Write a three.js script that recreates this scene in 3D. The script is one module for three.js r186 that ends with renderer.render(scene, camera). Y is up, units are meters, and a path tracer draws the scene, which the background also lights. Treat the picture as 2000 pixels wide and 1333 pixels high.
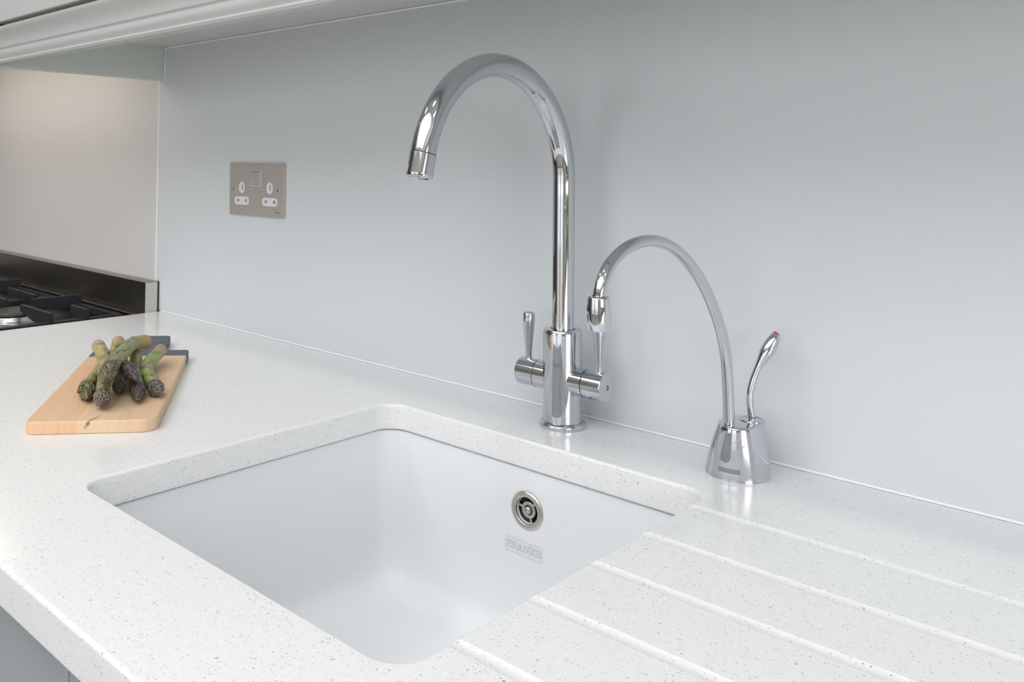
import * as THREE from 'three';
import { mergeGeometries } from 'three/addons/utils/BufferGeometryUtils.js';
import { RoundedBoxGeometry } from 'three/addons/geometries/RoundedBoxGeometry.js';
import { RectAreaLightUniformsLib } from 'three/addons/lights/RectAreaLightUniformsLib.js';
import { FontLoader } from 'three/addons/loaders/FontLoader.js';
import { TextGeometry } from 'three/addons/geometries/TextGeometry.js';
import { Brush, Evaluator, SUBTRACTION } from 'three-bvh-csg';

// ---------------------------------------------------------------- camera, sky, lights, exposure
const T = 0.91;                                   // height of the worktop's upper face; the wall's glass face is z = 0
const V = (x, y, z) => new THREE.Vector3(x, y, z);
const scene = new THREE.Scene();
const F = 1702.06, PPX = 739.05, PPY = 275.0;     // lens in pixels of the 2000 x 1333 frame (a shifted lens)
const camera = new THREE.PerspectiveCamera(2 * Math.atan(1333 / 2 / F) * 180 / Math.PI, 2000 / 1333, 0.05, 60);
camera.position.set(0.45794, T + 0.27933, 0.85448);
camera.rotation.order = 'YXZ';
camera.rotation.set(0.0265264, 0.7938476, 0.0126679);
camera.setViewOffset(2000, 1333, 1000 - PPX, 666.5 - PPY, 2000, 1333);
scene.add(camera);

const renderer = new THREE.WebGLRenderer({ antialias: true });
renderer.toneMapping = THREE.LinearToneMapping;
renderer.toneMappingExposure = 0.97;
renderer.shadowMap.enabled = true;
RectAreaLightUniformsLib.init();

scene.background = new THREE.Color().setRGB(0.95, 0.97, 1.0);   // an even overcast sky
scene.backgroundIntensity = 1.6;
const DAYLIGHT = 1.05, SIDELIGHT = 4.6, SKYLIGHT = 1.98, DOWNLIGHT = 1.5, HOOD = 7.5;

// daylight through the glazing of the wall opposite and of the wall to the right
function daylight(w, h, at, to, k) {
  const l = new THREE.RectAreaLight(new THREE.Color().setRGB(0.985, 0.98, 1.0), k, w, h);
  l.position.copy(at); l.lookAt(to); scene.add(l);
}
const FRONT_Z = 4.4, RIGHT_X = 3.0, LEFT_X = -3.2, CEIL = 2.45;
daylight(1.9, 1.1, V(-1.5, 1.6, FRONT_Z - 0.06), V(-1.5, 1.6, 0), DAYLIGHT);
daylight(1.9, 1.1, V(1.1, 1.6, FRONT_Z - 0.06), V(1.1, 1.6, 0), DAYLIGHT);
daylight(3.0, 1.7, V(0, CEIL - 0.002, 2.05), V(0, 0, 2.0501), SKYLIGHT);      // the roof window
daylight(1.5, 1.0, V(RIGHT_X - 0.03, 1.58, 1.55), V(0, 1.58, 1.55), SIDELIGHT);                // the glazed door, above the hedge

// ---------------------------------------------------------------- helpers
let seed = 7;
const rnd = () => { seed = (seed + 0x6D2B79F5) | 0; let t = Math.imul(seed ^ (seed >>> 15), 1 | seed); t = (t + Math.imul(t ^ (t >>> 7), 61 | t)) ^ t; return ((t ^ (t >>> 14)) >>> 0) / 4294967296; };
const rr = (a, b) => a + (b - a) * rnd();
const used = {};
const numbered = (n) => { const k = used[n] = (used[n] ?? -1) + 1; return k ? n + '_' + String(k).padStart(3, '0') : n; };
function shade(m) { m.castShadow = m.receiveShadow = true; return m; }
function part(name, geo, mat, parent, label) {
  const g = Array.isArray(geo) ? join(geo) : geo;
  const m = shade(new THREE.Mesh(g, mat)); m.name = name; parent.add(m);
  if (label) m.userData.label = label;
  return m;
}
function join(list) {
  return mergeGeometries(list.map((g) => { const k = g.index ? g.toNonIndexed() : g.clone(); for (const a of Object.keys(k.attributes)) if (!['position', 'normal', 'uv', 'color'].includes(a)) k.deleteAttribute(a); k.morphAttributes = {}; return k; }));
}
function thing(name, label, category, at = [0, 0, 0], turn = 0, group) {
  const o = new THREE.Group(); o.name = numbered(name); o.position.set(...at); o.rotation.y = turn;
  o.userData = { label, category }; if (group) o.userData.group = group;
  scene.add(o); return o;
}
function structure(name, geo, mat) {
  const m = shade(new THREE.Mesh(Array.isArray(geo) ? join(geo) : geo, mat)); m.name = name; m.userData.kind = 'structure'; scene.add(m); return m;
}
const box = (x0, x1, y0, y1, z0, z1) => new THREE.BoxGeometry(x1 - x0, y1 - y0, z1 - z0).translate((x0 + x1) / 2, (y0 + y1) / 2, (z0 + z1) / 2);
const rbox = (x0, x1, y0, y1, z0, z1, r = 0.001, s = 2) => new RoundedBoxGeometry(x1 - x0, y1 - y0, z1 - z0, s, Math.min(r, (x1 - x0) / 2.01, (y1 - y0) / 2.01, (z1 - z0) / 2.01)).translate((x0 + x1) / 2, (y0 + y1) / 2, (z0 + z1) / 2);
const lathe = (pts, seg = 64) => new THREE.LatheGeometry(pts.map(([r, y]) => new THREE.Vector2(r, y)), seg);
// a lathe profile with each corner rounded
function roundProfile(pts, rad, n = 5) {
  const out = [];
  pts.forEach((p, i) => {
    const a = pts[i - 1], b = pts[i + 1];
    if (!a || !b) { out.push(p); return; }
    const va = [a[0] - p[0], a[1] - p[1]], vb = [b[0] - p[0], b[1] - p[1]], la = Math.hypot(...va), lb = Math.hypot(...vb), r = Math.min(p[2] ?? rad, la * 0.45, lb * 0.45);
    const A = [p[0] + va[0] / la * r, p[1] + va[1] / la * r], B = [p[0] + vb[0] / lb * r, p[1] + vb[1] / lb * r];
    for (let k = 0; k <= n; k++) { const t = k / n; out.push([(1 - t) ** 2 * A[0] + 2 * t * (1 - t) * p[0] + t * t * B[0], (1 - t) ** 2 * A[1] + 2 * t * (1 - t) * p[1] + t * t * B[1]]); }
  });
  return out;
}
// a round tube along a curve whose radius varies, with rounded or flat ends
function tube(curve, radius, seg = 80, rad = 28, cap = true, colorAt) {
  const fr = curve.computeFrenetFrames(seg, false), pos = [], nor = [], uv = [], col = [], idx = [], L = curve.getLength();
  const ring = (c, N, B, r, t, D) => { for (let j = 0; j <= rad; j++) { const a = j / rad * Math.PI * 2; const x = Math.cos(a), y = Math.sin(a); pos.push(c.x + r * (x * N.x + y * B.x), c.y + r * (x * N.y + y * B.y), c.z + r * (x * N.z + y * B.z)); if (D) nor.push(D.x, D.y, D.z); else { const s = (R(Math.min(1, t + 0.005)) - R(Math.max(0, t - 0.005))) / (L * (Math.min(1, t + 0.005) - Math.max(0, t - 0.005))), Tn = curve.getTangentAt(t), q = 1 / Math.hypot(1, s); nor.push(q * (x * N.x + y * B.x - s * Tn.x), q * (x * N.y + y * B.y - s * Tn.y), q * (x * N.z + y * B.z - s * Tn.z)); } uv.push(j / rad, t * L); if (colorAt) col.push(...colorAt(t, a)); } };
  const R = (t) => typeof radius === 'function' ? radius(t) : radius, D0 = curve.getTangentAt(0).negate(), D1 = curve.getTangentAt(1);
  if (cap) { ring(curve.getPointAt(0), fr.normals[0], fr.binormals[0], 1e-6, 0, D0); ring(curve.getPointAt(0), fr.normals[0], fr.binormals[0], R(0), 0, D0); }
  for (let i = 0; i <= seg; i++) ring(curve.getPointAt(i / seg), fr.normals[i], fr.binormals[i], R(i / seg), i / seg);
  if (cap) { ring(curve.getPointAt(1), fr.normals[seg], fr.binormals[seg], R(1), 1, D1); ring(curve.getPointAt(1), fr.normals[seg], fr.binormals[seg], 1e-6, 1, D1); }
  const rows = seg + (cap ? 5 : 1);
  for (let i = 0; i < rows - 1; i++) for (let j = 0; j < rad; j++) { const a = i * (rad + 1) + j, b = a + rad + 1; idx.push(a, a + 1, b, b, a + 1, b + 1); }
  const g = new THREE.BufferGeometry();
  g.setAttribute('position', new THREE.Float32BufferAttribute(pos, 3)); g.setAttribute('uv', new THREE.Float32BufferAttribute(uv, 2));
  if (colorAt) g.setAttribute('color', new THREE.Float32BufferAttribute(col, 3));
  g.setAttribute('normal', new THREE.Float32BufferAttribute(nor, 3)); g.setIndex(idx);
  return g;
}
// normals shared across soft edges, weighted by area so that flat faces stay flat beside small rounded edges
function smooth(g0, angle = 0.6) {
  const g = g0.index ? g0.toNonIndexed() : g0, p = g.attributes.position, n = p.count, fn = new Float64Array(n), map = new Map(), cosA = Math.cos(angle), key = new Array(n);
  const a = V(), b = V(), c = V();
  for (let i = 0; i < n; i += 3) { a.fromBufferAttribute(p, i); b.fromBufferAttribute(p, i + 1).sub(a); c.fromBufferAttribute(p, i + 2).sub(a); b.cross(c); fn[i] = b.x; fn[i + 1] = b.y; fn[i + 2] = b.z; }
  for (let i = 0; i < n; i++) { const k = Math.round(p.getX(i) * 5e5) + ',' + Math.round(p.getY(i) * 5e5) + ',' + Math.round(p.getZ(i) * 5e5); key[i] = k; const f = i - i % 3; (map.get(k) ?? map.set(k, []).get(k)).push(f); }
  const out = new Float32Array(n * 3);
  for (let i = 0; i < n; i++) {
    const f = i - i % 3, x = fn[f], y = fn[f + 1], z = fn[f + 2], l = Math.hypot(x, y, z) || 1; let sx = 0, sy = 0, sz = 0;
    for (const q of map.get(key[i])) { const u = fn[q], v = fn[q + 1], w = fn[q + 2], m = Math.hypot(u, v, w); if (m > 0 && (u * x + v * y + w * z) / (m * l) > cosA) { sx += u; sy += v; sz += w; } }
    const k = Math.hypot(sx, sy, sz) || 1; out[3 * i] = sx / k; out[3 * i + 1] = sy / k; out[3 * i + 2] = sz / k;
  }
  g.setAttribute('normal', new THREE.BufferAttribute(out, 3)); return g;
}
function sheet(fn, nu, nv) {                       // fn(u, v) -> [x, y, z]
  const pos = [], uv = [], idx = [];
  for (let i = 0; i <= nu; i++) for (let j = 0; j <= nv; j++) { const p = fn(i / nu, j / nv); pos.push(...p); uv.push(i / nu, j / nv); }
  for (let i = 0; i < nu; i++) for (let j = 0; j < nv; j++) { const a = i * (nv + 1) + j, b = a + nv + 1; idx.push(a, b, a + 1, b, b + 1, a + 1); }
  const g = new THREE.BufferGeometry();
  g.setAttribute('position', new THREE.Float32BufferAttribute(pos, 3)); g.setAttribute('uv', new THREE.Float32BufferAttribute(uv, 2)); g.setIndex(idx); g.computeVertexNormals(); return g;
}
// uv in metres from the face's main direction
function metricUV(g0) {
  const g = g0.index ? g0.toNonIndexed() : g0, p = g.attributes.position, n = g.attributes.normal, uv = new Float32Array(p.count * 2);
  for (let i = 0; i < p.count; i += 3) {
    let nx = 0, ny = 0, nz = 0; for (let k = 0; k < 3; k++) { nx += Math.abs(n.getX(i + k)); ny += Math.abs(n.getY(i + k)); nz += Math.abs(n.getZ(i + k)); }
    for (let k = i; k < i + 3; k++) { const x = p.getX(k), y = p.getY(k), z = p.getZ(k); const [u, w] = ny >= nx && ny >= nz ? [x, z] : nx >= nz ? [z + 0.13, y + 0.31] : [x + 0.07, y + 0.17]; uv[2 * k] = u; uv[2 * k + 1] = w; }
  }
  g.setAttribute('uv', new THREE.BufferAttribute(uv, 2)); return g;
}
function canvasTexture(w, h, draw, srgb = true) {
  const c = document.createElement('canvas'); c.width = w; c.height = h; draw(c.getContext('2d'), w, h);
  const t = new THREE.CanvasTexture(c); if (srgb) t.colorSpace = THREE.SRGBColorSpace; t.wrapS = t.wrapT = THREE.RepeatWrapping; t.magFilter = THREE.LinearFilter; return t;
}
const rgb = (r, g, b) => `rgb(${Math.round(r)},${Math.round(g)},${Math.round(b)})`;
const std = (o) => new THREE.MeshStandardMaterial({ side: THREE.DoubleSide, ...o });
const phy = (o) => new THREE.MeshPhysicalMaterial({ side: THREE.DoubleSide, ...o });
function roundedRect(hw, hh, r, cx = 0, cy = 0, path = new THREE.Shape()) {
  const x0 = cx - hw, x1 = cx + hw, y0 = cy - hh, y1 = cy + hh;
  path.moveTo(x0 + r, y0); path.lineTo(x1 - r, y0); path.absarc(x1 - r, y0 + r, r, -Math.PI / 2, 0); path.lineTo(x1, y1 - r); path.absarc(x1 - r, y1 - r, r, 0, Math.PI / 2);
  path.lineTo(x0 + r, y1); path.absarc(x0 + r, y1 - r, r, Math.PI / 2, Math.PI); path.lineTo(x0, y0 + r); path.absarc(x0 + r, y0 + r, r, Math.PI, Math.PI * 1.5); return path;
}
function bevelled(shape, depth, b, segs = 3, curve = 12) {          // outline kept, z from 0 to depth, edges rounded by b
  const g = new THREE.ExtrudeGeometry(shape, { depth: depth - 2 * b, bevelEnabled: true, bevelThickness: b, bevelSize: b, bevelOffset: -b, bevelSegments: segs, curveSegments: curve });
  return smooth(g.translate(0, 0, b), 0.7);
}

// ---------------------------------------------------------------- materials
const quartzMap = canvasTexture(2048, 2048, (c, w, h) => {
  c.fillStyle = rgb(236, 237, 237); c.fillRect(0, 0, w, h);
  const shard = (x, y, r, fill) => {
    c.fillStyle = fill; const k = 4 + Math.floor(rnd() * 3), a0 = rnd() * 6.28, st = rr(0.45, 1), turn = rnd() * 3.14;
    for (const dx of [-w, 0, w]) for (const dy of [-h, 0, h]) {
      if (x + dx < -12 || x + dx > w + 12 || y + dy < -12 || y + dy > h + 12) continue;
      c.beginPath();
      for (let i = 0; i < k; i++) { const a = a0 + i / k * 6.28, q = r * (0.7 + 0.5 * ((i * 0.618 + a0) % 1)), ex = q * Math.cos(a), ey = q * st * Math.sin(a); const X = x + dx + ex * Math.cos(turn) - ey * Math.sin(turn), Y = y + dy + ex * Math.sin(turn) + ey * Math.cos(turn); i ? c.lineTo(X, Y) : c.moveTo(X, Y); }
      c.closePath(); c.fill();
    }
  };
  for (let i = 0; i < 9000; i++) { const v = rr(224, 246); shard(rnd() * w, rnd() * h, rr(2, 7), rgb(v, v + 0.6, v + 1)); }
  for (let i = 0; i < 11000; i++) { const v = rr(182, 222); shard(rnd() * w, rnd() * h, rr(1.2, 3.2), rgb(v, v + 1, v + 2)); }
  for (let i = 0; i < 2600; i++) { const v = rr(142, 190); shard(rnd() * w, rnd() * h, rr(1.4, 3.7), rgb(v, v + 1, v + 3)); }
  for (let i = 0; i < 80; i++) { const v = rr(105, 138); shard(rnd() * w, rnd() * h, rr(2, 4.2), rgb(v, v, v + 6)); }
  for (let i = 0; i < 500; i++) shard(rnd() * w, rnd() * h, rr(1, 2), rgb(252, 252, 252));
});
quartzMap.repeat.set(1 / 0.42, 1 / 0.42);
const M = {
  quartz: phy({ map: quartzMap, roughness: 0.2, ior: 1.5 }),
  glassPaint: phy({ color: new THREE.Color(0xdadfe2), roughness: 0.55, ior: 1.45 }),
  glassPaintWarm: phy({ color: new THREE.Color(0xdad9d7), roughness: 0.55, ior: 1.45 }),
  sealant: std({ color: 0xf8fafa, roughness: 0.4 }),
  chrome: phy({ color: new THREE.Color().setRGB(0.62, 0.635, 0.665), metalness: 1, roughness: 0.045 }),
  chromeSeam: std({ color: 0x1c1d1f, roughness: 0.5, metalness: 0.3 }),
  ceramic: phy({ color: new THREE.Color(0xeceef0), roughness: 0.5 }),
  ceramicPrint: std({ color: 0xb9bec0, roughness: 0.4 }),
  satinSteel: std({ color: new THREE.Color().setRGB(0.62, 0.58, 0.53), metalness: 1, roughness: 0.32 }),
  darkSteel: std({ color: 0x17171a, metalness: 0.5, roughness: 0.35 }),
  socketSteel: std({ color: new THREE.Color().setRGB(0.54, 0.505, 0.465), metalness: 0.4, roughness: 0.5 }),
  whitePlastic: std({ color: 0xe9e6ea, roughness: 0.35 }),
  darkSlot: std({ color: 0x3a3b40, roughness: 0.7 }),
  cabinet: std({ color: 0xbcbfbd, roughness: 0.45 }),
  cabinetDoor: std({ color: 0xc2c5c3, roughness: 0.45 }),
  carcass: std({ color: 0xd0d3d1, roughness: 0.5 }),
  endPanel: std({ color: 0xd8ddd7, roughness: 0.6 }),
  baseCabinet: std({ color: 0x9ea6ab, roughness: 0.45 }),
  hobSteel: std({ color: new THREE.Color().setRGB(0.30, 0.28, 0.25), metalness: 1, roughness: 0.3 }),
  hobSteelLight: std({ color: new THREE.Color().setRGB(0.66, 0.64, 0.57), metalness: 0.9, roughness: 0.4 }),
  castIron: std({ color: 0x26282c, roughness: 0.55, metalness: 0.1 }),
  burnerCap: std({ color: 0x4b4946, roughness: 0.5, metalness: 0.3 }),
  burnerSteel: std({ color: 0xc8ccd0, metalness: 1, roughness: 0.25 }),
  red: std({ color: 0xc3121c, roughness: 0.35 }),
  whitePaint: std({ color: 0xeeeeec, roughness: 0.8 }),
  wallPaint: std({ color: 0xcfcac6, roughness: 0.8 }),
  floorWood: std({ color: 0x948e85, roughness: 0.45 }),
  slate: std({ color: 0x596069, roughness: 0.6 }),
  frame: std({ color: 0x3b3d40, roughness: 0.5 }),
  glass: phy({ color: 0xffffff, transmission: 1, thickness: 0, roughness: 0, ior: 1.5 }),
  lampGlow: std({ color: 0xffffff, emissive: 0xffffff, emissiveIntensity: 6 }),
  warmGlow: std({ color: 0xffffff, emissive: new THREE.Color(0xffe0c0), emissiveIntensity: 4 }),
  darkUnit: std({ color: 0x3d3b39, roughness: 0.4 }),
  leaf: std({ color: 0x86b25c, roughness: 0.7 }),
  patio: std({ color: 0xd8d2c8, roughness: 0.9 }),
  lawn: std({ color: 0x5c8a3c, roughness: 0.9 }),
};

// ---------------------------------------------------------------- the room
const WALL_BACK = -0.0062;
structure('floor', box(LEFT_X - 0.2, RIGHT_X + 0.2, -0.15, 0, -0.25, FRONT_Z + 0.2), M.floorWood);
structure('ceiling', wallWithHoles(RIGHT_X - LEFT_X + 0.4, FRONT_Z + 0.45, [[-1.55 - LEFT_X + 0.2, 1.55 - LEFT_X + 0.2, 1.4, 3.2]], 0.2).rotateX(Math.PI / 2).translate(LEFT_X - 0.2, CEIL + 0.2, -0.25), M.whitePaint);
structure('wall_back', box(LEFT_X - 0.2, RIGHT_X + 0.2, 0, CEIL, -0.25, WALL_BACK), M.wallPaint);
structure('wall_left', box(LEFT_X - 0.2, LEFT_X, 0, CEIL, WALL_BACK, FRONT_Z), M.wallPaint);
function wallWithHoles(w, h, holes, thick) {
  const s = new THREE.Shape(); s.moveTo(0, 0); s.lineTo(w, 0); s.lineTo(w, h); s.lineTo(0, h); s.closePath();
  for (const [x0, x1, y0, y1] of holes) { const p = new THREE.Path(); p.moveTo(x0, y0); p.lineTo(x0, y1); p.lineTo(x1, y1); p.lineTo(x1, y0); p.closePath(); s.holes.push(p); }
  return new THREE.ExtrudeGeometry(s, { depth: thick, bevelEnabled: false });
}
structure('wall_front', wallWithHoles(RIGHT_X - LEFT_X, CEIL, [[-2.5 - LEFT_X, -0.5 - LEFT_X, 0.05, 2.2], [0.1 - LEFT_X, 2.1 - LEFT_X, 0.05, 2.2]], 0.2).translate(LEFT_X, 0, FRONT_Z), M.wallPaint);
structure('wall_right', wallWithHoles(FRONT_Z, CEIL, [[0.75, 2.35, 0.05, 2.1]], 0.2).rotateY(-Math.PI / 2).translate(RIGHT_X + 0.2, 0, 0), M.wallPaint);
let windows = 0;
function windowUnit(name, w, h, bars, place) {
  const o = new THREE.Group(); o.name = name; o.userData.kind = 'structure'; scene.add(o); place(o);
  const b = 0.05;
  part('window_frame', [box(-w / 2, w / 2, -h / 2, -h / 2 + b, -0.03, 0.03), box(-w / 2, w / 2, h / 2 - b, h / 2, -0.03, 0.03), box(-w / 2, -w / 2 + b, -h / 2, h / 2, -0.03, 0.03), box(w / 2 - b, w / 2, -h / 2, h / 2, -0.03, 0.03),
    ...Array.from({ length: bars }, (_, i) => { const x = -w / 2 + w * (i + 1) / (bars + 1); return box(x - b / 2, x + b / 2, -h / 2 + b, h / 2 - b, -0.03, 0.03); })], M.frame, o);
  for (let i = 0; i <= bars; i++) { const x0 = -w / 2 + w * i / (bars + 1) + b, x1 = -w / 2 + w * (i + 1) / (bars + 1) - b; part('pane', new THREE.PlaneGeometry(x1 - x0, h - 2 * b).translate((x0 + x1) / 2, 0, 0), M.glass, o); }
}
windowUnit('window_1', 2.0, 2.15, 1, (o) => o.position.set(-1.5, 1.125, FRONT_Z + 0.1));
windowUnit('window_2', 2.0, 2.15, 1, (o) => o.position.set(1.1, 1.125, FRONT_Z + 0.1));
windowUnit('window_4', 3.1, 1.8, 2, (o) => { o.position.set(0, CEIL + 0.1, 2.05); o.rotation.x = -Math.PI / 2; });
windowUnit('window_3', 1.6, 2.05, 1, (o) => { o.position.set(RIGHT_X + 0.1, 1.075, 1.55); o.rotation.y = Math.PI / 2; });

// ---------------------------------------------------------------- worktop
const X0 = -0.9876, X1 = 1.6, DEPTH = 0.6116, THICK = 0.0293;
const SX0 = -0.2637, SX1 = 0.1209, SZ0 = 0.1182, SZ1 = 0.5027, SCX = (SX0 + SX1) / 2, SCZ = (SZ0 + SZ1) / 2, SHW = (SX1 - SX0) / 2;
{
  const s = new THREE.Shape(); s.moveTo(X0, 0.0055); s.lineTo(X1, 0.0055); s.lineTo(X1, -DEPTH); s.lineTo(X0, -DEPTH); s.closePath();
  s.holes.push(roundedRect(SHW, SHW, 0.024, SCX, -SCZ, new THREE.Path()));
  const b = 0.003;
  let g = new THREE.ExtrudeGeometry(s, { depth: THICK - 2 * b, bevelEnabled: true, bevelThickness: b, bevelSize: b, bevelOffset: -b, bevelSegments: 4, curveSegments: 14 });
  g = smooth(g.translate(0, 0, b).rotateX(-Math.PI / 2).translate(0, T - THICK, 0), 0.6);
  g.clearGroups();
  const ev = new Evaluator(); ev.useGroups = false; ev.attributes = ['position', 'normal', 'uv'];
  let brush = new Brush(g); brush.updateMatrixWorld();
  [0.158, 0.2365, 0.3085, 0.3815, 0.4575].forEach((z) => {           // the draining grooves
    const r = 0.012, cut = new THREE.CapsuleGeometry(r, 0.62, 10, 40).rotateZ(Math.PI / 2).translate(0.1 + 0.31, T + 0.0105, z);
    const k = new Brush(cut.toNonIndexed()); k.updateMatrixWorld();
    brush = ev.evaluate(brush, k, SUBTRACTION); brush.updateMatrixWorld();
  });
  const o = shade(new THREE.Mesh(metricUV(brush.geometry), M.quartz)); o.name = 'worktop';
  o.userData = { label: 'white speckled quartz worktop with square sink cutout and draining grooves', category: 'worktop' };
  scene.add(o);
}

// ---------------------------------------------------------------- splashback
function splashback(x0, x1, y0, y1, mat, label) {
  const o = thing('splashback', label, 'splashback', [(x0 + x1) / 2, y0, -0.006]);
  const s = new THREE.Shape(); const w = (x1 - x0) / 2, h = y1 - y0; s.moveTo(-w, 0); s.lineTo(w, 0); s.lineTo(w, h); s.lineTo(-w, h); s.closePath();
  part('glass_panel', bevelled(s, 0.006, 0.0008, 2), mat, o);
  return o;
}
const XJ = -1.0025, CAB_Y = T + 0.4923, PANEL_X = -0.9847;
const sb1 = splashback(XJ + 0.001, 1.6, T + 0.0005, CAB_Y - 0.001, M.glassPaint, 'pale blue-grey glass splashback behind the taps and the socket');
const sb2 = splashback(-1.95, XJ - 0.001, T - 0.02, T + 0.5550, M.glassPaintWarm, 'paler glass splashback behind the hob, lit warm from above');
{ // beads of white sealant along the glass edges
  const bead = (a, b, r = 0.0017) => new THREE.TubeGeometry(new THREE.LineCurve3(a, b), 1, r, 8);
  const o1 = sb1.position, o2 = sb2.position;
  part('sealant_bead', bead(V(PANEL_X - o1.x, CAB_Y - 0.0015 - o1.y, 0.0065), V(1.6 - o1.x, CAB_Y - 0.0015 - o1.y, 0.0065), 0.0016), M.sealant, sb1, 'white sealant bead');
  part('sealant_bead', bead(V(-0.98 - o1.x, 0.0008, 0.0065), V(1.6 - o1.x, 0.0008, 0.0065), 0.0013), M.sealant, sb1, 'white sealant bead');
  part('sealant_bead', bead(V(PANEL_X + 0.001 - o1.x, T + 0.43 - o1.y, 0.0062), V(PANEL_X + 0.001 - o1.x, CAB_Y - o1.y, 0.0062), 0.0014), M.sealant, sb1, 'white sealant bead');
  part('sealant_bead', bead(V(XJ - o2.x, 0.03, 0.0055), V(XJ - o2.x, T + 0.4295 - o2.y, 0.0055), 0.0016), M.sealant, sb2, 'white sealant bead');
}

// ---------------------------------------------------------------- wall cabinets, pelmet and cooker hood
const CAB_FRONT = 0.300;
{
  // carcasses: their underside is what the picture shows above the glass
  const sides = [[PANEL_X, -0.22], [-0.22, 1.56]];
  sides.forEach(([x0, x1], i) => {
    const w = x1 - x0, o = thing('wall_cabinet', ['grey-white wall cabinet over the socket, its underside showing at the top left', 'grey-white wall cabinet over the taps, just above the picture'][i], 'cabinet', [x0, CAB_Y, 0]);
    part('carcass', rbox(0.0004, w - 0.0004, 0, 0.72, -0.006, CAB_FRONT - 0.004, 0.0008), M.carcass, o);
    // frame-and-panel doors
    const y0 = 0.004, n = i ? 3 : 2;
    for (let k = 0; k < n; k++) {
      const a = w * k / n, b = w * (k + 1) / n, d = new THREE.Group(); d.name = 'door'; d.position.set(0, 0, CAB_FRONT); o.add(d);
      part('door_frame', [rbox(a + 0.002, b - 0.002, y0, y0 + 0.075, 0, 0.02, 0.002), rbox(a + 0.002, b - 0.002, 0.64, 0.715, 0, 0.02, 0.002), rbox(a + 0.002, a + 0.075, y0 + 0.074, 0.641, 0, 0.02, 0.002), rbox(b - 0.075, b - 0.002, y0 + 0.074, 0.641, 0, 0.02, 0.002)], M.cabinetDoor, d);
      part('door_panel', box(a + 0.07, b - 0.07, y0 + 0.07, 0.645, 0.002, 0.011), M.cabinetDoor, d);
    }
  });
  // door of the housing left of the panel
  const hood = thing('cooker_hood', 'grey-white hood housing over the hob with a grey end panel', 'cooker hood', [-1.9, T + 0.4298, 0]);
  const W = 1.9 + PANEL_X;
  part('end_panel', rbox(W - 0.018, W - 0.0006, 0, 0.7, 0.0003, CAB_FRONT - 0.004, 0.0012), M.endPanel, hood, 'grey end panel');
  part('end_panel', rbox(0, 0.018, 0, 0.7, 0.0003, CAB_FRONT - 0.004, 0.0012), M.carcass, hood);
  part('underside', box(0.0185, W - 0.0185, 0.126, 0.136, 0.0003, CAB_FRONT - 0.005), M.satinSteel, hood);
  part('top_panel', box(0.0185, W - 0.0185, 0.68, 0.7, 0.0003, CAB_FRONT - 0.005), M.carcass, hood);
  const dg = new THREE.Group(); dg.name = 'door'; dg.position.set(0, 0.0665, CAB_FRONT); hood.add(dg);
  for (const [a, b] of [[0.002, W / 2 - 0.0015], [W / 2 + 0.0015, W + 0.021]]) {
    part('door_frame', [rbox(a, b, 0, 0.075, 0, 0.02, 0.002), rbox(a, b, 0.56, 0.635, 0, 0.02, 0.002), rbox(a, a + 0.07, 0.074, 0.561, 0, 0.02, 0.002), rbox(b - 0.07, b, 0.074, 0.561, 0, 0.02, 0.002)], M.cabinetDoor, dg);
    part('door_panel', box(a + 0.065, b - 0.065, 0.07, 0.565, 0.002, 0.011), M.cabinetDoor, dg);
  }
  part('hood_lamp', rbox(0.08, 0.80, 0.1205, 0.1255, 0.15, 0.19, 0.002), M.warmGlow, hood, 'warm strip lamp under the hood');
  { const l = new THREE.RectAreaLight(new THREE.Color(1, 0.985, 0.965), HOOD, 0.72, 0.04); l.position.set(-1.9 + 0.44, T + 0.4298 + 0.119, 0.17); l.lookAt(-1.9 + 0.44, T, 0.1701); scene.add(l); }
  // the light pelmet: a moulded rail under the doors
  const rail = thing('light_pelmet', 'long moulded grey-white pelmet under the wall cabinet doors', 'pelmet', [-1.9, 0, 0]);
  const prof = new THREE.Shape(), z0 = 0.2963, zf = CAB_FRONT + 0.002;
  const P = [[z0, 0.4325], [zf - 0.001, 0.4325], [zf + 0.0045, 0.4342], [zf + 0.0062, 0.4375], [zf + 0.0050, 0.4400], [zf + 0.0058, 0.4425], [zf + 0.0078, 0.4460], [zf + 0.0082, 0.4500], [zf + 0.0072, 0.4535], [zf + 0.0040, 0.4550], [zf + 0.0040, 0.4565], [zf + 0.0062, 0.4590], [zf + 0.0066, 0.4640], [zf + 0.0080, 0.4700], [zf + 0.0110, 0.4765], [zf + 0.0150, 0.4830], [zf + 0.0165, 0.4865], [zf + 0.0165, 0.4900], [z0, 0.4900]];
  P.forEach(([z, y], i) => i ? prof.lineTo(z, y) : prof.moveTo(z, y)); prof.closePath();
  part('moulding', smooth(new THREE.ExtrudeGeometry(prof, { depth: 3.46, bevelEnabled: false }).rotateY(-Math.PI / 2).scale(-1, 1, 1).translate(0, T, 0), 0.5), M.cabinet, rail);
}

// ---------------------------------------------------------------- base cabinets under the worktop
[[X0 + 0.002, -0.5427], [-0.5407, 0.3512], [0.3532, 0.9], [0.902, 1.58]].forEach(([x0, x1], i) => {
  const w = x1 - x0, cuts = i === 1 ? [0, -0.0948 - x0, w] : [0, w];
  const o = thing('base_cabinet', ['blue-grey base cabinet next to the cooker', 'blue-grey two-door base cabinet under the sink, seen at the bottom left corner', 'blue-grey base cabinet right of the sink cabinet under the worktop', 'blue-grey base cabinet furthest right under the worktop'][i], 'cabinet', [x0, 0, 0]);
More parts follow.
